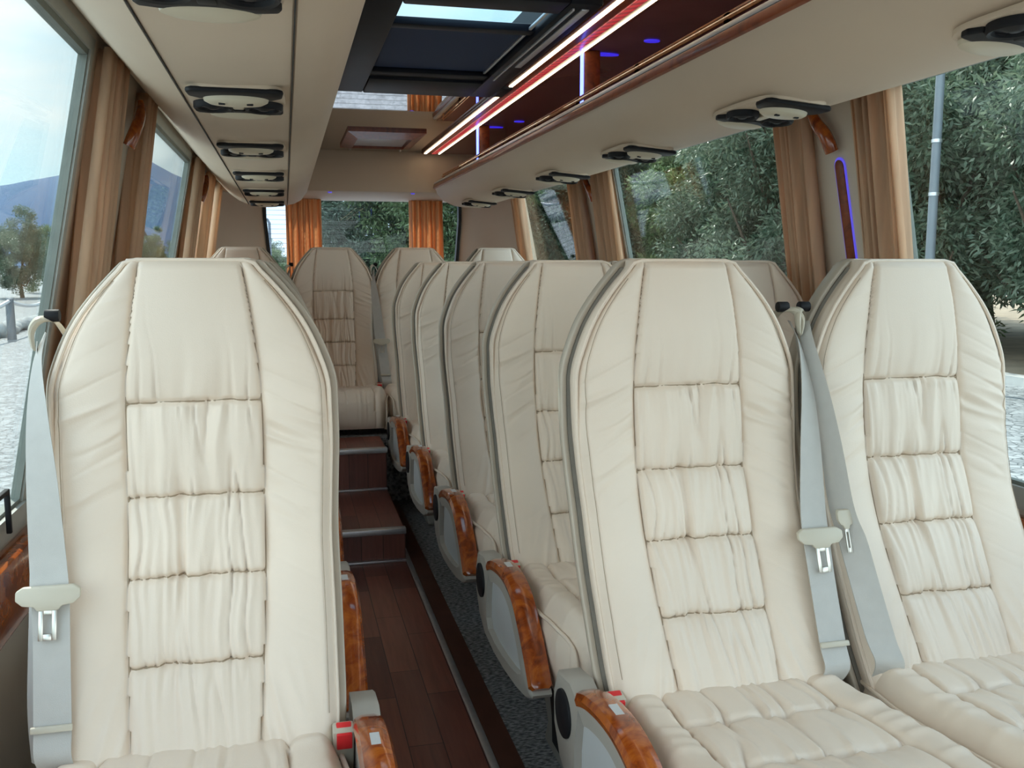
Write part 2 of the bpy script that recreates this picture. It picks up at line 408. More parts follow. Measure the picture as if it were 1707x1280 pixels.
def make_cushion(parent):
    # t runs from the back along the top, over the front roll and down
    prof = [(.06, .405), (.0, .412), (-.10, .418), (-.20, .428), (-.30, .440), (-.38, .446), (-.435, .440), (-.468, .420), (-.484, .385), (-.486, .34), (-.480, .30), (-.468, .268)]
    pp = np.array(smoothpath(prof, 190))
    ss = np.linspace(-1, 1, 121)
    seamsy = [-.105, -.265, -.405]
    P = []
    for (y, z) in pp:
        w = float(cush_w(max(y, -.46))); x = ss*w; ax = np.abs(x)
        c = .135+.02*np.clip(-y/.4, 0, 1)
        d = np.zeros_like(x); inside = ax < c
        sy = y+.006*(1-(x/c)**2)
        near = np.full_like(x, 9.)
        for k in seamsy:
            dz = np.abs(sy-k); near = np.minimum(near, dz); d -= np.where(inside, .007*np.exp(-(dz/.006)**2), 0)
        ed = [.05]+seamsy+[-.50]
        for a, b in zip(ed[:-1], ed[1:]):
            t = np.clip((a-sy)/(a-b), 0, 1); d += np.where(inside & (sy <= a) & (sy > b), .012*np.power(np.clip(4*t*(1-t), 0, 1), .55), 0)
        if z > .36:
            d -= .007*np.exp(-((ax-c)/.006)**2)
        d += np.where(inside, 0, .016*np.clip(1-((ax-c)/np.maximum(w-c, 1e-3)*2-1)**2, 0, 1)**.7)
        xs = x+.008*vnoise(x*18, x*0+y*15, 21)
        wr = (1-2*np.abs(vnoise(xs*40, x*0+y*3.5, 22)))*.0055+vnoise(xs*90, x*0+y*8, 23)*.0012
        fadec = np.clip((c-ax)/.02, 0, 1)
        wr = wr-.0085*np.exp(-(vnoise(xs*34+5, x*0+y*3, 33)/.13)**2)
        d += np.where(inside, fadec*wr*(.35+.9*np.exp(-near/.04))*(1 if z > .40 else .35), 0)
        d += np.where(~inside, .0035*(1-2*np.abs(vnoise(x*12, x*0+y*26, 24))), 0)
        rnd = .03*np.clip((np.abs(ss)-.86)/.14, 0, 1)**2
        dz_ = d-rnd
        ty = 0. if y > -.43 else min(1., (-.43-y)/.045); nz = 1-ty
        row = []
        zt = z+dz_*nz; yt = y-dz_*ty*.8
        lo = [(.010, -.02), (.012, -.07), (.006, -.115), (-.004, -.14)]
        zl = lambda q, k: max(.262, q+lo[k][1]) if z > .30 else q
        row += [(-w-lo[k][0], yt[0], zl(zt[0], k)) for k in (3, 2, 1, 0)]
        row += [(x[j], yt[j], zt[j]) for j in range(len(x))]
        row += [(w+lo[k][0], yt[-1], zl(zt[-1], k)) for k in (0, 1, 2, 3)]
        P.append(row)
    o = grid_mesh('seat_cushion', np.array(P), 'leather', parent)
    for s in (-1, 1):
        pts = [(s*(float(cush_w(max(y, -.46)))+.006), y, z-.026) for y, z in pp[::4] if z > .29]
        MB().tube(pts, .0042, 8).build('piping', 'leather', o)
    return o
ARMTOP = [(.025, .425), (-.03, .445), (-.11, .458), (-.18, .457), (-.25, .438), (-.315, .392), (-.365, .345), (-.405, .300)]
def make_arm(parent, s):
    ax = s*.262                                    # centre across
    top = smoothpath(ARMTOP, 36)
    base = MB()
    out = [(.135, .425), (.06, .437)]+[(y, z-.012) for y, z in top[2:]]+[(-.40, .280), (-.36, .263), (-.28, .248), (-.16, .236), (-.05, .232), (.05, .240), (.12, .270), (.155, .32), (.158, .38)]
    cy, cz = -.10, .335
    def scale(p, k): return (cy+(p[0]-cy)*k, cz+(p[1]-cz)*k)
    inn = [scale(p, .72) for p in out]
    inn = [(min(y, .028-.25*max(0, z-.335)), z) for y, z in inn]
    x_in, x_rec, x_out = ax-s*.022, ax+s*.006, ax+s*.022
    P = lambda q, x: [(x, y, z) for y, z in q]
    n = len(out)
    base.rings([P(out, x_in), P(out, x_out-s*.004), P([scale(p, .975) for p in out], x_out), P(inn, x_out), P(inn, x_rec)], cap=False)
    base.add(P(out, x_in), [tuple(range(n))])
    o = base.build('armrest', 'pan', parent, smooth=True, angle=40)
    MB().prism([scale(p, 1.004) for p in inn], 'x', x_rec-s*.002, x_rec+s*.002).build('recess_panel', 'panel_light', o)
    MB().prism(ell(.088, .365, .043, .043), 'x', x_out-s*.004, x_out+s*.005).build('hinge_cap', 'black', o, bevel=.002)
    w = MB(); rs = []
    for i, (y, z) in enumerate(top):
        p0 = top[max(i-1, 0)]; p1 = top[min(i+1, len(top)-1)]
        t = Vector((p1[0]-p0[0], p1[1]-p0[1])).normalized(); nrm = Vector((t.y, -t.x))
        if nrm.y < 0 and i < 20: nrm = -nrm
        k = 1 if 0 < i < len(top)-1 else .7
        prof = [(-.024, -.014), (.024, -.014), (.026, -.004), (.021, .007), (.010, .011), (-.010, .011), (-.021, .007), (-.026, -.004)]
        rs.append([(ax+a*k, y+nrm.x*b_*k, z+nrm.y*b_*k) for a, b_ in prof])
    w.rings(rs); w.build('wood_cap', 'burl', o)
    MB().prism([(-.10, .450), (-.135, .452), (-.135, .4705), (-.10, .4705)], 'x', ax-.007, ax+.007).build('sticker', 'panel_light', o)
    return o
def make_buckle(parent, s):
    x = s*.222; b = MB()
    b.hexa([(x-.016, .005, .38), (x+.016, .005, .38), (x+.016, .032, .38), (x-.016, .032, .38), (x-.017, -.02, .462), (x+.017, -.02, .462), (x+.017, .01, .466), (x-.017, .01, .466)])
    o = b.build('buckle', 'tongue', parent, bevel=.004)
    r = MB(); r.hexa([(x-.011, -.0175, .432), (x+.013, -.0175, .432), (x+.013, -.010, .432), (x-.011, -.010, .432), (x-.011, -.0235, .4585), (x+.013, -.0235, .4585), (x+.013, .004, .4675), (x-.011, .004, .4675)])
    r.build('release_button', 'red', o, bevel=.0015)
    o.location = (0, .004, -.030)
    return o
def make_belt(parent, s, tucked=False):
    # webbing down the side of the backrest: (x, y, z, half width, twist)
    st = [(.232, .262, 1.045, .012, 1.25), (.240, .232, 1.00, .016, .95), (.236, .192, .92, .020, .5), (.228, .160, .82, .024, .2), (.219, .128, .70, .027, .05), (.212, .100, .645, .027, 0), (.207, .068, .58, .026, 0), (.200, .016, .48, .026, 0), (.196, -.010, .44, .025, 0), (.19, .010, .40, .024, 0)]
    if tucked: st = [(x-.004, y-.004, z, h, max(tw, float(np.interp(z, [.4, .6, .7, .9], [.35, .6, 1.1, 1.2])))) for x, y, z, h, tw in st]
    pts = smoothpath(st, 70); rs = []
    for x, y, z, h, tw in pts:
        dx, dy = h*math.cos(tw), h*math.sin(tw); th = .0011
        rs.append([(s*(x-dx), y-dy-th, z), (s*(x+dx), y+dy-th, z), (s*(x+dx), y+dy+th, z), (s*(x-dx), y-dy+th, z)])
    o = MB().rings(rs).build('seat_belt', 'belt', parent, angle=30)
    if not tucked: belt_slack(o, s)
    belt_fittings(o, s, tucked)
    return o
def belt_slack(o, s):
    rs = []
    for x, y, z, h, tw in smoothpath([(.246, .262, 1.03, .010, 1.3), (.252, .225, .90, .012, 1.1), (.250, .190, .75, .016, 1.0), (.244, .130, .60, .020, .9), (.236, .07, .48, .022, .8), (.23, .05, .40, .022, .8)], 40):
        dx, dy = h*math.cos(tw), h*math.sin(tw); th = .0011
        rs.append([(s*(x-dx), y-dy-th, z), (s*(x+dx), y+dy-th, z), (s*(x+dx), y+dy+th, z), (s*(x-dx), y-dy+th, z)])
    MB().rings(rs).build('belt_slack', 'belt', o, angle=30)
def belt_fittings(o, s, tucked):
    # tongue
    tz, tx, ty = (.648, .212, .094) if not tucked else (.675, .218, .112)
    def slab(outline, y0, y1): 
        b = MB(); b.rings([[(s*(tx+u), ty+y0-(v)*.38*-1, tz+v) for u, v in outline], [(s*(tx+u), ty+y1-(v)*.38*-1, tz+v) for u, v in outline]]); return b
    k_ = .35 if tucked else 1
    tong = [(u*k_, v) for u, v in [(-.046, .014), (-.036, .020), (.036, .020), (.046, .014), (.046, .002), (.036, -.006), (.020, -.008), (.015, -.014), (-.015, -.014), (-.020, -.008), (-.036, -.006), (-.046, .002)]]
    tg = slab(tong, -.012, -.003).build('tongue_grip', 'tongue', o, bevel=.002)
    b = MB()
    for a, c_, e, f in ((-.013, -.006, -.056, -.010), (.006, .013, -.056, -.010), (-.006, .006, -.056, -.047), (-.006, .006, -.020, -.010)):
        b.rings([[(s*(tx+u*k_), ty+y0+v*.38, tz+v) for u, v in ((a, e), (c_, e), (c_, f), (a, f))] for y0 in (-.009, -.006)])
    b.build('tongue_plate', 'steel', o, bevel=.0006)
    b = MB()
    if not tucked: b.rings([[(s*(.200+u), .012+y0+v*.5, .478+v) for u, v in ((-.029, -.004), (.029, -.004), (.029, .004), (-.029, .004))] for y0 in (-.007, -.002)])
    if not tucked: b.build('belt_stop', 'tongue', o, bevel=.0015)
    # shoulder guide with black knob
    rs = []
    for (x, y, z, w, h) in smoothpath([(.208, .300, 1.035, .010, .020), (.222, .285, 1.062, .011, .018), (.240, .262, 1.066, .012, .014), (.250, .246, 1.048, .012, .011), (.248, .244, 1.020, .010, .008)], 18):
        rs.append([(s*(x+w*.35*math.cos(q)), y+h*math.sin(q), z+w*.45*math.cos(q)) for q in [k*2*PI/10 for k in range(10)]])
    g = MB().rings(rs).build('belt_guide', 'tongue', o)
    MB().tube([(s*.211, .272, 1.072), (s*.234, .272, 1.072)], .0105, 14).build('guide_knob', 'black', g, bevel=.002)
def make_base(parent):
    b = MB(); b.box(-.19, .19, -.44, .10, .225, .272); b.box(-.13, .13, -.34, .05, .205, .227)
    b.build('seat_pan', 'pan', parent, bevel=.012)
    for s in (-1, 1):
        l = MB(); x = s*.135
        l.prism([(-.34, .21), (.02, .21), (-.02, .15), (-.085, .06), (-.06, .012), (-.06, .0), (-.30, .0), (-.30, .012), (-.245, .05), (-.235, .12), (-.28, .18)], 'x', x-.022, x+.022)
        lo = l.build('leg', 'leg', parent, bevel=.004)
        MB().prism([(-.215, .16), (-.10, .16), (-.125, .09), (-.13, .03), (-.215, .03)], 'x', x-.0235, x+.0235).build('leg_recess', 'black', lo)
def make_seat(label, belt, arm, base=True):
    t = thing('passenger_seat', label, 'seat', (0, 0, 0), 'cream leather passenger seats')
    return t
# one of every piece is built under a prototype, then copied
proto_parts = {}
def seat(label, x, y, z, belt, arm, base=True, tucked=False):
    t = thing('passenger_seat', label, 'seat', (x, y, z), 'cream leather passenger seats')
    def get(key, fn):
        if key not in proto_parts:
            before = set(C.objects); fn(t); made = [o for o in C.objects if o not in before and o.parent == t]
            proto_parts[key] = made
        else:
            for src in proto_parts[key]:
                d = src.copy(); C.objects.link(d); d.parent = t
                for g in src.children:
                    e = g.copy(); C.objects.link(e); e.parent = d
                    for gg in g.children:
                        h = gg.copy(); C.objects.link(h); h.parent = e
    get('back', make_backrest); get('shell', make_shell); get('cush', make_cushion)
    if base: get('base', make_base)
    if belt:
        get('belt%d%d' % (belt, tucked), lambda p: make_belt(p, belt, tucked)); get('buck%d' % -belt, lambda p: make_buckle(p, -belt))
    if arm: get('arm%d' % arm, lambda p: make_arm(p, arm))
    return t
ordn = ['front', 'second', 'third', 'fourth', 'fifth']
for k in range(5):
    y = 1.40+.72*k; n = ordn[k]
    seat('cream leather single seat beside the left windows, %s row' % ('nearest, front' if k == 0 else n), -.155, y, 0, -1, 1)
    seat('cream leather seat on the right edge of the aisle, %s row' % ('nearest, front' if k == 0 else n), .742, y, 0, 1, -1)
    seat('cream leather window seat beside the right windows, %s row' % ('nearest, front' if k == 0 else n), 1.234, y, 0, -1, 0, True, True)
for x, l, b in ((-.225, 'cream leather back-row seat in the left corner below the rear window', -1), (.255, 'cream leather back-row seat facing straight down the aisle', -1),
             (.715, 'cream leather back-row seat just right of the aisle end', -1), (1.19, 'cream leather back-row seat in the right rear corner', 1)):
    seat(l, x, 5.0, .082, b, 0, False)

# ------------------------------------------------------------------ setting: floor
def structure(o): o['kind'] = 'structure'; return o
structure(MB().box(-.02, .427, -1.6, 6.4, -.03, 0).build('floor', 'floor', smooth=False))
cp = MB(); cp.box(-.60, -.02, -1.6, 6.4, -.03, 0); cp.box(.505, 1.66, -1.6, 6.4, -.03, 0)
structure(cp.build('floor_carpet', 'carpet', smooth=False))
structure(MB().box(.447, .505, -1.6, 4.5, -.03, .001).build('trim_1', 'darktrim', smooth=False))
structure(MB().box(.427, .447, -1.6, 4.5, -.03, .004).build('trim_2', 'alu', bevel=.002))
structure(MB().box(.0, .427, 3.52, 4.18, 0, .128).build('floor_step', 'floor', smooth=False))
structure(MB().box(.0, .427, 4.18, 4.5, 0, .318).build('floor_step', 'floor', smooth=False))
structure(MB().box(.0, .427, 3.50, 3.522, 0, .010).build('trim_3', 'alu', bevel=.002))
structure(MB().box(.0, .430, 3.508, 3.545, .110, .133).build('trim_4', 'alu', bevel=.003))
structure(MB().box(.0, .427, 4.16, 4.185, .128, .138).build('trim_5', 'alu', bevel=.002))
structure(MB().box(.0, .430, 4.168, 4.205, .300, .323).build('trim_6', 'alu', bevel=.003))
structure(MB().box(-.57, 1.63, 4.46, 6.4, 0, .3175).build('floor_rear', 'carpet', smooth=False))

# ------------------------------------------------------------------ setting: walls and windows
def xl(Z): return -.464+.2*max(Z, -.56)
SIDES = {'left': (lambda Z: xl(Z), -1), 'right': (lambda Z: 1.06-xl(Z), 1)}
YF, YR = -1.3, 6.4
ZS, WT = -.56, .462
def wallbox(b, side, y0, y1, Z0, Z1, tin=0., tout=.07, n=1):
    fx, s = SIDES[side]
    a, c = fx(Z0), fx(Z1)
    b.hexa([(a-s*tin, y0, Z0+H), (a+s*tout, y0, Z0+H), (a+s*tout, y1, Z0+H), (a-s*tin, y1, Z0+H),
            (c-s*tin, y0, Z1+H), (c+s*tout, y0, Z1+H), (c+s*tout, y1, Z1+H), (c-s*tin, y1, Z1+H)])
WIN = {'left': [(-1.2, 2.15), (2.80, 4.24), (4.86, 5.72)], 'right': [(-1.2, 2.06), (2.48, 4.02), (4.50, 5.80)]}
wn = 1
for side in ('left', 'right'):
    b = MB(); ws = WIN[side]
    wallbox(b, side, YF, YR, -H, ZS)
    wallbox(b, side, YF, YR, WT, .70, 0, .032)
    prev = YF
    for y0, y1 in ws+[(YR, YR)]:
        wallbox(b, side, prev, y0, ZS, WT, 0, .022); prev = y1
    structure(b.build('wall_'+side, 'trim_light', smooth=False))
    fx, s = SIDES[side]
    for y0, y1 in ws:
        w = bpy.data.objects.new('window_%d' % wn, None); C.objects.link(w); structure(w); w.location = (0, 0, 0)
        w['label'] = 'tinted %s side window, %s from the front' % (side, ['first', 'second', 'third'][(wn-1) % 3])
        wn += 1
        g = MB(); wallbox(g, side, y0+.005, y1-.005, ZS+.005, WT-.003, -.012, .017); g.build('pane', 'glass', w, smooth=False)
        f = MB()
        for ya, yb in ((y0, y0+.026), (y1-.026, y1)): wallbox(f, side, ya, yb, ZS, WT, .003, .022)
        wallbox(f, side, y0, y1, ZS, ZS+.055, .010, .022); wallbox(f, side, y0, y1, WT-.024, WT, .003, .022)
        f.build('frame', 'alu_win', w, smooth=False)
        r = MB()
        for ya, yb in ((y0+.026, y0+.033), (y1-.033, y1-.026)): wallbox(r, side, ya, yb, ZS+.03, WT-.024, -.002, .02)
        wallbox(r, side, y0+.020, y1-.020, WT-.036, WT-.024, -.002, .02); wallbox(r, side, y0+.020, y1-.020, ZS+.055, ZS+.064, -.002, .02)
        r.build('gasket', 'gasket', w, smooth=False)
    t = MB(); wallbox(t, side, YF, 5.85, ZS-.15, ZS-.012, .045, 0)
    structure(t.build('trim_7' if side == 'left' else 'trim_8', 'burl', bevel=.006))
# rear corner pillars, rear wall and rear window
for side, s in (('left', -1), ('right', 1)):
    fx, _ = SIDES[side]; cx = .53; b = MB()
    def ring(Z, kx=0):
        xo = fx(Z); xi = cx+s*(.655-.06*max(0, .25-Z)/.6)
        return [(xo+s*.05, 5.76, Z+H), (xo-s*.03, 5.76, Z+H), (xo-s*.12, 6.02, Z+H), (xi+s*.06, 6.30, Z+H), (xi, 6.36, Z+H), (xi, 6.45, Z+H), (xo+s*.08, 6.45, Z+H)]
    b.rings([ring(-.85), ring(-.4), ring(0), ring(.3), ring(.50)])
    structure(b.build('wall_rear_corner_'+side, 'trim', angle=25))
    g = MB(); rs = []
    for Z in (-.5, 0, .3, .5):
        xi = cx+s*(.655-.06*max(0, .25-Z)/.6); rs.append([(xi+s*.004, 6.345, Z+H), (xi-s*.016, 6.345, Z+H), (xi-s*.016, 6.40, Z+H), (xi+s*.004, 6.40, Z+H)])
    structure(g.rings(rs).build('trim_9' if s < 0 else 'trim_10', 'rubber', smooth=False))
b = MB(); b.box(-.6, 1.66, 6.40, 6.47, -.75, H-.42); structure(b.build('wall_rear', 'trim', smooth=False))
w = bpy.data.objects.new('window_7', None); C.objects.link(w); structure(w); w['label'] = 'wide rear window behind the back row'
MB().box(-.17, 1.23, 6.415, 6.42, H-.42, H+.52).build('pane', 'glass_rear', w, smooth=False)
hl = MB()
for i in range(26): hl.box(-.13, 1.19, 6.409, 6.413, H-.36+i*.031, H-.36+i*.031+.0018)
hl.build('heater_lines', 'rubber', w, smooth=False)

# ------------------------------------------------------------------ setting: roof and ceiling
ZC = .66
SKX, SKY = (.235, .745), (2.33, 3.40)
b = MB()
b.box(-.36, SKX[0], YF, 6.47, H+ZC+.004, H+ZC+.07); b.box(SKX[1], 1.42, YF, 6.47, H+ZC+.004, H+ZC+.07)
b.box(SKX[0], SKX[1], YF, SKY[0], H+ZC+.004, H+ZC+.07); b.box(SKX[0], SKX[1], SKY[1], 6.47, H+ZC+.004, H+ZC+.07)
structure(b.build('ceiling_roof', 'body', smooth=False))
b = MB()
b.box(.17, SKX[0], YF, 5.60, H+ZC, H+ZC+.004); b.box(SKX[1], .96, YF, 5.60, H+ZC, H+ZC+.004)
b.box(SKX[0], SKX[1], YF, SKY[0], H+ZC, H+ZC+.004); b.box(SKX[0], SKX[1], SKY[1], 5.60, H+ZC, H+ZC+.004)
structure(b.build('ceiling', 'mirror', smooth=False))
b = MB(); b.box(-.38, 1.44, 5.60, 6.44, H+.422, H+ZC+.004)
hd = structure(b.build('wall_rear_header', 'trim', bevel=.012))
for i, x in enumerate((.27, .76)):
    tag(MB().tube([(x, 5.64, H+.416), (x, 5.64, H+.424)], .012, 12).build('spot_lamp', 'ledblue2'), 'tiny lilac spot lamp under the %s of the cream rear header' % ('left' if i == 0 else 'right'), 'lamp', 'spot lamps under the rear header')
structure(MB().box(-.60, 1.66, YF-.02, YF, -.75, .9).build('wall_front', 'body', smooth=False))

# skylight
sk = thing('skylight', 'dark framed roof skylight with navy roller blind half drawn', 'skylight', ((SKX[0]+SKX[1])/2, 3.0, H+ZC))
ox, oy, oz = sk.location
def skb(b, x0, x1, y0, y1, z0, z1): b.box(x0-ox, x1-ox, y0-oy, y1-oy, z0, z1)
b = MB()
skb(b, .19, .30, 2.26, 3.57, -.028, .003); skb(b, .70, .785, 2.26, 3.57, -.028, .003); skb(b, .30, .70, 3.30, 3.57, -.030, .003); skb(b, .30, .70, 2.26, 2.365, -.028, .003); skb(b, .785, .832, 3.40, 3.57, -.026, .003)
b.build('frame', 'darkframe', sk, bevel=.006)
b = MB()
skb(b, .236, .30, 2.335, 3.395, .004, .075); skb(b, .70, .744, 2.335, 3.395, .004, .075); skb(b, .30, .70, 3.36, 3.395, .004, .075); skb(b, .30, .70, 2.335, 2.365, .004, .075)
b.build('well', 'darkframe', sk, smooth=False)
b = MB(); skb(b, .236, .744, 2.335, 3.395, .078, .083); b.build('pane', 'glass_roof', sk, smooth=False)
b = MB(); skb(b, .295, .705, 2.63, 3.34, -.004, -.002); b.build('roller_blind', 'blind', sk, smooth=False)
b = MB(); skb(b, .29, .712, 2.60, 2.65, -.016, .006); b.build('blind_bar', 'darkframe', sk, bevel=.005)
b = MB(); skb(b, .29, .712, 3.22, 3.31, -.020, .002); b.build('blind_housing', 'darkframe', sk, bevel=.005)
b = MB(); skb(b, .682, .690, 2.36, 3.22, -.012, -.004); skb(b, .716, .722, 2.30, 3.22, -.034, -.027); skb(b, .740, .760, 2.30, 3.00, -.032, -.027); b.build('blind_rail', 'alu', sk, bevel=.001)

# framed lamp on the rear of the ceiling
lp = thing('ceiling_lamp', 'wood framed grey ceiling lamp in front of the rear header', 'lamp', (.515, 5.05, H+ZC))
b = MB(); oxs, oys, ixs, iys = .195, .33, .135, .20
for z0, z1 in ((-.03, 0),):
    o4 = [(-oxs, -oys), (oxs, -oys), (oxs, oys), (-oxs, oys)]; i4 = [(-ixs, -iys), (ixs, -iys), (ixs, iys), (-ixs, iys)]
    b.rings([[(x, y, z1) for x, y in o4], [(x, y, -.012) for x, y in o4], [(x*1.02, y*1.02, z0) for x, y in i4], [(x, y, -.008) for x, y in i4]], cap=False)
b.build('frame', 'redwood', lp, smooth=False)
MB().box(-ixs, ixs, -iys, iys, -.016, -.010).build('diffuser', 'greyscreen', lp, bevel=.002)
b = MB(); b.tube([(-.14, .33, -.012), (-.14, .33, -.026)], .007, 10); b.tube([(.14, .33, -.012), (.14, .33, -.026)], .007, 10); b.build('latch', 'steel', lp)

# ------------------------------------------------------------------ overhead bins
def bin_rings(prof, y0, y1, cen, rnd=.10):
    ys = [(y0, 1), (y1-rnd, 1), (y1-rnd*.6, .985), (y1-rnd*.3, .95), (y1-rnd*.1, .88), (y1, .76)]
    return [[(cen[0]+(x-cen[0])*k, y, cen[1]+(z-cen[1])*k) for x, z in prof] for y, k in ys]
lprof = [(-.322, .655), (-.358, .468), (-.345, .455), (-.29, .392), (-.24, .355), (-.197, .337), (-.191, .3345), (-.188, .337), (-.185, .3345), (-.10, .327), (.02, .3345), (.0235, .337), (.027, .3345), (.06, .341), (.10, .362), (.135, .41), (.165, .50), (.198, .62), (.200, .655)]
lprof = [(x, z+H) for x, z in lprof]
lb = thing('overhead_console', 'long cream overhead console above the left windows', 'overhead console', (0, 0, 0))
MB().rings(bin_rings(lprof, YF, 5.62, (-.09, .62+H))).build('housing', 'trim', lb, angle=30)
hl = MB()
for y in (1.42,):
    hl.box(-.188, .024, y-.0015, y+.0015, H+.3335, H+.338)
b = MB(); b.box(-.1885, -.1868, YF, 5.50, H+.3315, H+.336); b.box(.0223, .0242, YF, 5.50, H+.3315, H+.336)
b.build('panel_joint', 'rubber', lb, smooth=False)

rprof = [(1.378, .655), (1.422, .445), (1.412, .435), (1.35, .408), (1.28, .380), (1.20, .352), (1.13, .337), (1.06, .333), (.99, .343), (.93, .370), (.89, .408), (.876, .442), (.882, .470), (.905, .474), (1.33, .474), (1.345, .655)]
rprof = [(x, z+H) for x, z in rprof]
rb = thing('luggage_shelf', 'cream overhead luggage shelf with wood trim above the right windows', 'luggage shelf', (0, 0, 0))
MB().rings(bin_rings(rprof, YF, 5.62, (1.30, .50+H), .12)).build('housing', 'trim', rb, angle=30)
b = MB(); b.prism([(.868, H+.443), (.880, H+.440), (.886, H+.465), (.872, H+.466)], 'y', YF, 5.55); b.build('wood_trim', 'redwood', rb, bevel=.003)
b = MB(); b.prism([(.8715, H+.4665), (.890, H+.4665), (.892, H+.478), (.8755, H+.4795)], 'y', YF, 5.54); b.build('metal_rail', 'railgrey', rb, bevel=.002)
b = MB(); b.tube([(.894, YF, H+.499), (.894, 5.35, H+.499)], .005, 10); b.tube([(.897, YF, H+.509), (.897, 5.35, H+.509)], .003, 8)
for k in range(14): b.box(.891, .898, -1.2+k*.5, -1.18+k*.5, H+.476, H+.508); b.build('wood_bead', 'goldwood', rb)
b = MB(); b.box(.90, 1.335, YF, 5.58, H+.475, H+.478); b.box(1.325, 1.333, YF, 5.58, H+.475, H+.655); b.box(.926, 1.36, YF, 5.58, H+.652, H+.657)
b.build('shelf_lining', 'shelf', rb, smooth=False)
for y in (1.22, 2.82, 4.42):
    d = MB().box(.912, .965, y-.015, y+.02, H+.478, H+.652).build('divider', 'redwood', rb, bevel=.004)
    MB().tube([(.906, y-.012, H+.480), (.906, y-.012, H+.650)], .0055, 10).build('light_strip', 'ledcold', d)
    for xx, yy, rx, ry in ((.990, y+.03, .050, .020), (1.07, y-.17, .024, .018)):  # glowing discs painted as the strips' reflections on the shelf ceiling
        MB().prism(ell(xx, yy, rx, ry, 24), 'z', H+.6495, H+.653).build('painted_blue_glow', 'blueglow', d)

# light rail under the ceiling
lr = thing('light_rail', 'wooden ceiling rail with warm white and red light strips', 'light rail', (0, 0, 0))
b = MB(); b.box(.805, .924, YF, 5.56, H+.646, H+.660); b.build('wood_rail', 'redwood', lr, bevel=.003)
for x0, x1, m, n in ((.817, .831, 'ledwhite', 'white_strip'), (.902, .910, 'ledwhite', 'white_strip'), (.862, .888, 'ledred', 'red_strip')):
    MB().box(x0, x1, YF, 5.54, H+.643, H+.6475).build(n, m, lr, bevel=.001)

# reading-light and air units
def make_unit(label, loc, rot=0):
    t = thing('service_panel', label, 'reading light panel', loc, 'reading light and air panels overhead')
    W, L = .089, .155
    pl = ell(0, -.01, W+.004, L-.004, 40, 4)
    MB().prism(pl, 'z', -.0035, .006).build('base_plate', 'trim', t, bevel=.001)
    b = MB()
    b.prism([(-W, -L+.012), (-W+.01, -L), (W-.01, -L), (W, -L+.012), (W-.002, -L+.055), (W-.02, -L+.080), (-W+.02, -L+.080), (-W+.002, -L+.055)], 'z', -.012, -.002)
    b.build('black_bezel', 'black', t, bevel=.004)
    ln = MB(); rs = []
    for k, z in ((1, -.010), (.96, -.017), (.80, -.022), (.4, -.025)): rs.append([(x*k, -L+.072+(y)*k, z) for x, y in ell(0, 0, .062, .042, 32)])
    ln.rings(rs); lo = ln.build('lamp_lens', 'lens', t, angle=50)
    b = MB()
    for s in (-1, 1): b.box(s*.026-.006, s*.026+.006, -L+.052, -L+.060, -.026, -.021)
    b.build('switch', 'black', lo, bevel=.001)
    for s in (-1, 1):
        v = MB(); rs = []
        for k, z in ((1, -.004), (1, -.014), (.93, -.018), (.80, -.016), (.74, -.010), (.45, -.012), (.2, -.017)):
            rs.append([(s*.050+x*k, .018+y*k, z) for x, y in ell(0, 0, .038, .046, 28)])
        v.rings(rs).build('air_vent', 'black', t, angle=40)
    n = MB(); n.box(-.012, .012, -.03, .035, -.014, -.004); n.build('nozzle_neck', 'lens', t, bevel=.004)
    MB().box(-.012, .012, .035, .06, -.016, -.004).build('call_button', 'black', t, bevel=.003)
    b = MB(); b.prism([(-W+.012, .055), (-.02, .045), (.02, .045), (W-.012, .055), (W, .075), (W-.004, .092), (W-.03, .100), (-W+.03, .100), (-W+.004, .092), (-W, .075)], 'z', -.013, -.002); b.build('speaker_bezel', 'black', t, bevel=.003)
    ln = MB(); rs = []
    for k, z in ((1, -.006), (.96, -.013), (.75, -.017), (.4, -.019)): rs.append([(x*k, .112+y*k, z) for x, y in ell(0, 0, .064, .036, 32)])
    ln.rings(rs).build('speaker_cover', 'lens', t, angle=50)
    return t
u0 = None
nth = ['nearest', 'second', 'third', 'fourth', 'fifth', 'farthest']
for side, xs, ys in (('left', -.082, [1.17, 2.0, 2.82, 3.63, 4.44, 5.2]), ('right', 1.045, [1.12, 1.92, 2.71, 3.50, 4.30, 5.08])):
    for i, y in enumerate(ys):
        lab = 'black and cream reading light panel under the %s overhead %s, %s from the camera' % (side, 'console' if side == 'left' else 'shelf', nth[i])
        z = H+(.328 if side == 'left' else .3345)
        if u0 is None: u0 = make_unit(lab, (xs, y, z))
        else:
            u = copy_thing(u0); u.location = (xs, y, z); u['label'] = lab
        if side == 'right': u.scale = (.86, 1, 1); u.rotation_euler = (0, .085, 0)

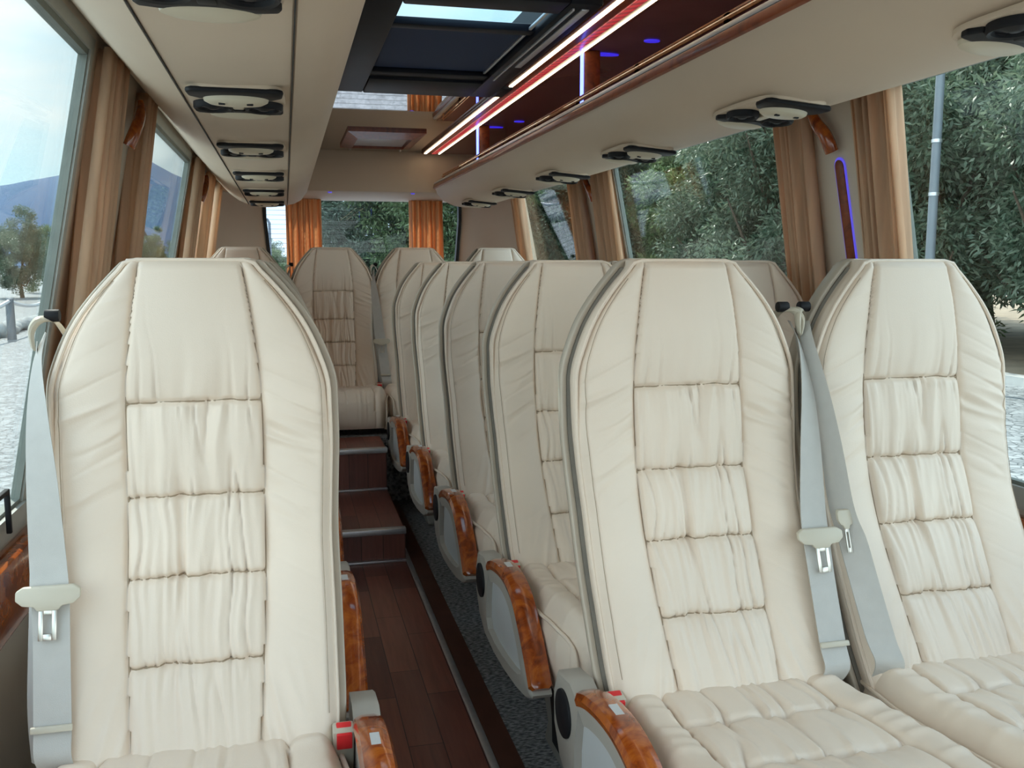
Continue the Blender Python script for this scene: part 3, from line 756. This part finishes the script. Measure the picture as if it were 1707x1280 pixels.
# ------------------------------------------------------------------ curtains
def curtain(label, side, y0, y1, m='curtain', Z0=-.50, Z1=.455, folds=5, off=.036, seed=0, gather=1.0):
    fx, s = SIDES[side]; n = folds*16+1; rows = 26
    rnd = random.Random(seed); P = np.zeros((rows, n, 3)); ph = [rnd.uniform(-.5, .5) for _ in range(folds+2)]
    yc = (y0+y1)/2
    for i in range(rows):
        Z = Z1+(Z0-Z1)*i/(rows-1)
        kk = 1-(1-gather)*math.sin(min(1, i/(rows-1)*1.0)*PI/2)
        for j in range(n):
            t = j/(n-1); a = t*folds*2*PI
            y = yc+(t-.5)*(y1-y0)*kk+.008*math.sin(a*.5+ph[int(t*folds)]+Z*1.5)
            d = off+.020*math.sin(a+ph[0]+Z*.8)+.009*math.sin(a*2.3+ph[1])
            P[i, j] = (fx(Z*.75)-s*d, y, Z+H)
    o = grid_mesh('curtain', P, m)
    md = o.modifiers.new('cloth', 'SOLIDIFY'); md.thickness = .002
    return tag(o, label, 'curtain', 'window curtains')
curtain('apricot curtain at the rear edge of the nearest left window', 'left', 2.17, 2.38, seed=1, folds=6)
curtain('narrow apricot curtain at the front edge of the second left window', 'left', 2.70, 2.86, seed=2, folds=4)
curtain('orange-brown curtain at the rear edge of the second left window', 'left', 4.24, 4.52, seed=3, folds=4)
curtain('pale curtain at the front edge of the third left window', 'left', 4.90, 5.14, seed=4, folds=4)
curtain('orange curtain at the rear edge of the third left window, before the cream corner', 'left', 5.46, 5.74, seed=5, folds=4)
curtain('apricot curtain at the rear edge of the nearest right window', 'right', 1.98, 2.16, seed=6, folds=5)
curtain('apricot curtain at the front edge of the second right window', 'right', 2.36, 2.56, seed=7, folds=6, gather=.8)
curtain('orange-brown curtain at the rear edge of the second right window', 'right', 3.97, 4.26, seed=8, folds=5)
curtain('orange-brown curtain at the front edge of the third right window', 'right', 4.40, 4.64, seed=9, folds=5)
curtain('orange curtain at the rear edge of the third right window, before the cream corner', 'right', 5.60, 5.84, seed=10, folds=4)
def rear_curtain(label, x0, x1, seed):
    n, rows, folds = 129, 16, 7; P = np.zeros((rows, n, 3)); rnd = random.Random(seed); p = rnd.uniform(0, 6)
    for i in range(rows):
        Z = .47-.95*i/(rows-1)
        for j in range(n):
            t = j/(n-1); a = t*folds*2*PI+p
            P[i, j] = (x0+(x1-x0)*t+.006*math.sin(a*.5+Z*3), 6.30+.030*math.sin(a+Z)+.012*math.sin(a*2.3), Z+H)
    o = grid_mesh('curtain', P, 'curtain_rear'); md = o.modifiers.new('cloth', 'SOLIDIFY'); md.thickness = .002
    tag(o, label, 'curtain', 'window curtains')
rear_curtain('backlit orange curtain on the left of the rear window', .01, .25, 3)
rear_curtain('backlit orange curtain on the right of the rear window', .82, 1.06, 4)

# wooden handles and lit inlays on the pillars
def handle(label, side, y, dy):
    fx, s = SIDES[side]; pts = []; rr = []
    for k, (yy, Z, r) in enumerate(smoothpath([(-.050, .425, .011), (-.045, .405, .016), (-.022, .375, .019), (.004, .350, .020), (.014, .325, .021), (.016, .300, .021)], 22)):
        pts.append((fx(Z)-s*(.022+.01*math.sin(k/21*PI)), y-yy*dy, Z+H)); rr.append(r)
    return tag(MB().tube(pts, rr, 14, .7).build('wooden_handle', 'burl'), label, 'handle', 'curved wooden pillar handles')
handle('curved wooden handle at the top of the first right pillar', 'right', 2.29, 1)
handle('curved wooden handle at the top of the second right pillar', 'right', 4.28, 1)
handle('curved wooden handle at the top of the first left pillar', 'left', 2.62, 1)
handle('curved wooden handle at the top of the second left pillar', 'left', 4.74, 1)
def inlay(label, side, y, lit=True):
    fx, s = SIDES[side]
    t = thing('lit_inlay', label, 'light strip', (0, 0, 0), 'blue lit wooden pillar inlays')
    def loop(w, ztop, zb, off):
        pts = [(y-w, zb), (y+w, zb)]+[(y+w*math.cos(a), ztop+w*math.sin(a)) for a in [k*PI/10 for k in range(11)]]+[]
        return [(fx(Z)-s*off, yy, Z+H) for yy, Z in pts]
    b = MB(); b.rings([loop(.024, .262, -.50, -.002), loop(.024, .262, -.50, .0035)]); b.build('halo' if lit else 'surround', 'ledblue2' if lit else 'shelf', t)
    b = MB(); b.rings([loop(.019, .260, -.49, .002), loop(.019, .260, -.49, .006), loop(.012, .257, -.485, .009)]); b.build('wood_inlay', 'redwood', t)
inlay('blue lit wooden inlay on the first right pillar', 'right', 2.275)
inlay('blue lit wooden inlay on the second right pillar', 'right', 4.31)
inlay('dark wooden inlay strip on the first left pillar', 'left', 2.54, False)
inlay('dark wooden inlay strip on the second left pillar', 'left', 4.66, False)
# small black bracket on the left sill
b = MB(); x = xl(-.5)
for y in (1.86, 1.965): b.box(x+.012, x+.022, y-.005, y+.005, H-.53, H-.44)
b.box(x+.012, x+.022, 1.86, 1.965, H-.45, H-.44)
tag(b.build('window_bracket', 'black', bevel=.002), 'small black metal bracket on the sill of the nearest left window', 'bracket')

# ------------------------------------------------------------------ outside
GZ = -.75
structure(MB().box(-260, 260, -60, 420, GZ-.05, GZ).build('ground', 'paving', smooth=False))
structure(MB().box(11.4, 40, -20, 70, GZ, GZ+.12).build('ground_bed', 'soil', smooth=False))
structure(MB().box(11.1, 11.4, -20, 70, GZ, GZ+.15).build('ground_kerb', 'stone', smooth=False))
# mountain ridge
n, rows = 120, 14; P = np.zeros((rows, n, 3))
for i in range(rows):
    for j in range(n):
        t = j/(n-1); X = -620+640*t; u = i/(rows-1)
        hgt = 52+9*math.sin(t*9)+4*math.sin(t*31+1)+2.2*math.sin(t*77)
        hgt *= min(1, max(.12, (.93-t)/.05))
        prof = math.sin(u*PI)**.8
        P[i, j] = (X, 640+(u-.5)*300+12*math.sin(t*20+u*5), GZ+hgt*prof*(1+.05*math.sin(t*50+u*11)))
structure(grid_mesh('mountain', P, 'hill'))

def tree_meshes(seed, height, crown_r, nclust, per, leaf_l, leaf_w):
    r = np.random.RandomState(seed)
    # clusters on and in an ellipsoidal, lumpy crown
    cz = height*.56; rz = height*.47
    d = r.normal(size=(nclust, 3)); d /= np.linalg.norm(d, axis=1)[:, None]
    rad = .45+.55*r.rand(nclust)**.5
    lump = 1+.22*np.sin(d[:, 0]*5+seed)+.18*np.sin(d[:, 1]*6+2*seed)+.15*np.sin(d[:, 2]*7)
    cen = d*np.array([crown_r, crown_r, rz])*(rad*lump)[:, None]+np.array([0, 0, cz])
    N = nclust*per
    c = np.repeat(cen, per, 0); q = r.normal(size=(N, 3)); q /= np.linalg.norm(q, axis=1)[:, None]
    off = q*(r.rand(N)**.5)[:, None]*np.array([.46, .46, .34])*(crown_r/2.2)
    p = c+off
    ax = q*.8+np.array([0, 0, -.25])+r.normal(size=(N, 3))*.5; ax /= np.linalg.norm(ax, axis=1)[:, None]
    up = r.normal(size=(N, 3)); sd = np.cross(ax, up); sd /= np.linalg.norm(sd, axis=1)[:, None]; nr = np.cross(sd, ax)
    L = leaf_l*(.7+.6*r.rand(N))[:, None]; W = leaf_w*(.7+.6*r.rand(N))[:, None]
    V = np.stack([p, p+ax*L*.45+sd*W+nr*L*.06, p+ax*L, p+ax*L*.45-sd*W+nr*L*.06], 1).reshape(-1, 3)
    me = bpy.data.meshes.new('foliage'); me.vertices.add(len(V)); me.vertices.foreach_set('co', V.ravel().astype(np.float32))
    me.loops.add(N*4); me.loops.foreach_set('vertex_index', np.arange(N*4, dtype=np.int32))
    me.polygons.add(N); me.polygons.foreach_set('loop_start', (np.arange(N)*4).astype(np.int32)); me.update(calc_edges=True)
    tb = MB(); rr = random.Random(seed)
    top = height*.62; th = .055*height/2
    path = smoothpath([(0, 0, 0), (.08*rr.uniform(-1, 1), .1*rr.uniform(-1, 1), top*.35), (.25*rr.uniform(-1, 1), .25*rr.uniform(-1, 1), top*.7), (.3*rr.uniform(-1, 1), .3*rr.uniform(-1, 1), top*1.2)], 12)
    tb.tube(path, [th*(1-.8*i/11) for i in range(12)], 9)
    for k in range(9):
        p0 = Vector(path[3+k % 7]); a = rr.uniform(0, 2*PI); e = crown_r*rr.uniform(.5, .85)
        p2 = p0+Vector((math.cos(a)*e, math.sin(a)*e, rr.uniform(.1, .3)*height)); p1 = (p0+p2)/2+Vector((0, 0, -.08*height))
        tb.tube(smoothpath([p0, p1, p2], 8), [th*.42*(1-.8*i/7) for i in range(8)], 7)
    return me, tb
TM = []
for sd, hgt, cr, nc, per, mt in ((1, 7.0, 2.5, 190, 230, 'leaf'), (2, 6.2, 2.3, 170, 230, 'leaf2'), (3, 7.8, 2.7, 200, 230, 'leaf')):
    me, tb = tree_meshes(sd, hgt, cr, nc, per, .17, .027)
    me.materials.append(M[mt]); TM.append([me, tb, None])
def tree(kind, x, y, label, group, sc=1.0, rot=0.):
    me, tb, tm = TM[kind]
    t = thing('olive_tree', label, 'tree', (x, y, GZ), group)
    t.rotation_euler = (0, 0, rot); t.scale = (sc, sc, sc)
    if tm is None:
        o = tb.build('trunk', 'bark', t); TM[kind][2] = o.data
    else: link('trunk', tm, t)
    link('foliage', me, t)
    return t
rt = random.Random(11)
names = ['nearest', 'second', 'third', 'fourth', 'fifth', 'sixth', 'seventh', 'eighth', 'ninth', 'tenth', 'eleventh', 'twelfth']
for i in range(12):
    tree(i % 3, 13.4+rt.uniform(-.8, .8), 7.0+i*3.1+rt.uniform(-.5, .5), 'grey-green leafy tree beyond the right windows, %s in the front row' % names[i], 'trees beyond the right windows', rt.uniform(.9, 1.1), rt.uniform(0, 6.28))
for i in range(9):
    tree((i+1) % 3, 18.2+rt.uniform(-.8, .8), 8.0+i*4.4, 'tall leafy tree in the second row beyond the right windows', 'second row of trees on the right', rt.uniform(1.15, 1.4), rt.uniform(0, 6.28))
for i, (x, y) in enumerate(((3.1, 33), (5.2, 30.5), (7.6, 32), (10, 34.5), (12, 37), (4.4, 39))):
    tree(i % 3, x, y, 'leafy tree seen through the rear window behind the back row', 'trees behind the rear window', rt.uniform(.95, 1.15), rt.uniform(0, 6.28))
for i, (x, y, s) in enumerate(((-16.4, 41, 0.82), (-19, 46, 0.89), (-15.2, 50, 0.62), (-14.6, 58, 0.64), (-15, 68, 0.72), (-22, 50, 0.99), (-13.5, 78, 0.67), (-12, 90, 0.74), (-24.5, 57, 1.12), (-9.5, 100, 0.74), (-.75, 62, .46), (-1.6, 70, .5))):
    tree([0, 1, 2][i % 3], x, y, 'distant bushy tree below the blue mountain beyond the left windows', 'distant trees beyond the left windows', s, rt.uniform(0, 6.28))
# lamp post outside the right window
lp = thing('lamp_post', 'grey steel lamp post among the trees outside the nearest right window', 'lamp post', (9.75, 12.55, GZ))
MB().tube([(0, 0, 0), (0, 0, 7.5)], [.075, .060], 16).build('pole', 'galv', lp)
for z in (2.95, 3.75): MB().tube([(0, 0, z), (0, 0, z+.05)], .078, 16).build('steel_band', 'alu', lp)
MB().tube([(0, 0, 0), (0, 0, .25)], [.13, .10], 16).build('base', 'galv', lp)
# far lamp seen by the rear left corner
lp = thing('street_lamp', 'tall thin street lamp far behind the left rear corner', 'lamp post', (-.72, 50, GZ))
MB().tube([(0, 0, 0), (0, 0, 3.6), (0, 0, 4.0), (-.1, 0, 4.2), (-.5, 0, 4.25)], .07, 8).build('pole', 'galv', lp)
MB().box(-1.0, -.35, -.12, .12, 4.2, 4.32).build('lamp_head', 'black', lp, bevel=.03)
lp = thing('street_lamp', 'dark hooped street lamp seen through the second left window', 'lamp post', (-6.05, 39, GZ))
MB().tube(smoothpath([(0, 0, 0), (0, 0, 2.8), (.05, 0, 3.4), (.3, 0, 3.75), (.62, 0, 3.6), (.66, 0, 3.2)], 24), .07, 8).build('pole', 'galv', lp)
MB().tube([(.66, 0, 3.2), (.66, 0, 3.0)], [.10, .20], 10).build('lamp_head', 'black', lp)
# chain fence and rock edging on the left promenade
cf = thing('chain_fence', 'post and chain fence along the promenade outside the left window', 'fence', (-6.80, 20, GZ))
ys = [0, 5.8, 10.5, 15, 20, 25, 31, 38]
for y in ys:
    MB().tube([(0, y, 0), (0, y, .93), (0, y, 1.03), (0, y, 1.06)], [.11, .10, .09, .05], 12).build('post', 'galv', cf)
b = MB()
for a, c in zip(ys[:-1], ys[1:]):
    b.tube([(0, a+(c-a)*t, .98-.42*4*t*(1-t)*.5) for t in [k/14 for k in range(15)]], .05, 6)
b.build('chain', 'alu', cf)
rk = random.Random(4)
rk0 = None
for i in range(34):
    if rk0 is None:
        bm = bmesh.new(); bmesh.ops.create_icosphere(bm, subdivisions=2, radius=.3)
        for v in bm.verts: v.co *= 1+.25*math.sin(v.co.x*9)*math.cos(v.co.y*11+v.co.z*7); v.co.z *= .7
        me = bpy.data.meshes.new('rock'); bm.to_mesh(me); bm.free(); me.shade_smooth(); rk0 = me; me.materials.append(M['stone'])
    o = bpy.data.objects.new('edging_rock', rk0); C.objects.link(o)
    o.location = (-7.5+rk.uniform(-.12, .12), 19.2+i*.62, GZ+.14); o.rotation_euler = (0, 0, rk.uniform(0, 6)); o.scale = (1, 1, rk.uniform(.8, 1.3))
    tag(o, 'pale rock edging the promenade along the post and chain fence', 'rock', 'rocks along the promenade edge')

# ------------------------------------------------------------------ light
wd = bpy.data.worlds.new('sky'); S.world = wd; wd.use_nodes = True; nt = wd.node_tree
bg = nt.nodes['Background']
tc = nt.nodes.new('ShaderNodeTexCoord'); sx = nt.nodes.new('ShaderNodeSeparateXYZ'); nt.links.new(tc.outputs['Generated'], sx.inputs[0])
sky = ramp(nt, sx.outputs['Z'], [(0, (.78, .95, 1.0)), (.12, (.60, .87, .98)), (.45, (.45, .70, .92)), (1, (.40, .58, .82))])
mp = nt.nodes.new('ShaderNodeMapping'); mp.inputs['Scale'].default_value = (1, 1, 2.6); nt.links.new(tc.outputs['Generated'], mp.inputs['Vector'])
cl = noise(nt, mp.outputs['Vector'], 2.3, 7, .55, .4)
cf_ = ramp(nt, cl, [(.40, (0, 0, 0)), (.66, (1, 1, 1))])
mx = nt.nodes.new('ShaderNodeMixRGB'); nt.links.new(cf_, mx.inputs[0]); nt.links.new(sky, mx.inputs[1]); mx.inputs[2].default_value = (1.0, .985, .96, 1)
nt.links.new(mx.outputs[0], bg.inputs['Color']); 
mr = nt.nodes.new('ShaderNodeMapRange'); mr.interpolation_type = 'SMOOTHSTEP'
mr.inputs['From Min'].default_value = -.75; mr.inputs['From Max'].default_value = .75; mr.inputs['To Min'].default_value = 3.9; mr.inputs['To Max'].default_value = 2.1  # sky made stronger behind the camera, added to light the interior
nt.links.new(sx.outputs['Y'], mr.inputs['Value']); nt.links.new(mr.outputs[0], bg.inputs['Strength'])
sun = bpy.data.lights.new('sun', 'SUN'); sun.energy = 7.5; sun.angle = math.radians(.6); sun.color = (1, .95, .87)
so = bpy.data.objects.new('sun', sun); C.objects.link(so)
so.rotation_euler = Vector((.2, -.78, -1)).to_track_quat('-Z', 'Y').to_euler()

# ------------------------------------------------------------------ camera
f = 1540.0
th = math.atan(200/f); ps = math.atan(378.5/f*math.cos(th))
fw = Vector((math.sin(ps)*math.cos(th), math.cos(ps)*math.cos(th), -math.sin(th)))
cam = bpy.data.cameras.new('camera'); cam.sensor_fit = 'HORIZONTAL'; cam.sensor_width = 36; cam.lens = f/1707*36; cam.clip_start = .02; cam.clip_end = 3000
co = bpy.data.objects.new('camera', cam); C.objects.link(co); co.location = (0, 0, H)
co.rotation_euler = fw.to_track_quat('-Z', 'Y').to_euler()
S.camera = co
S.view_settings.view_transform = 'Standard'; S.view_settings.look = 'None'; S.view_settings.gamma = 1; S.view_settings.use_curve_mapping = False
S.view_settings.exposure = -0.15
S.cycles.use_denoising = True
S.cycles.max_bounces = 10; S.cycles.diffuse_bounces = 5; S.cycles.transparent_max_bounces = 16
S.cycles.sample_clamp_indirect = 8
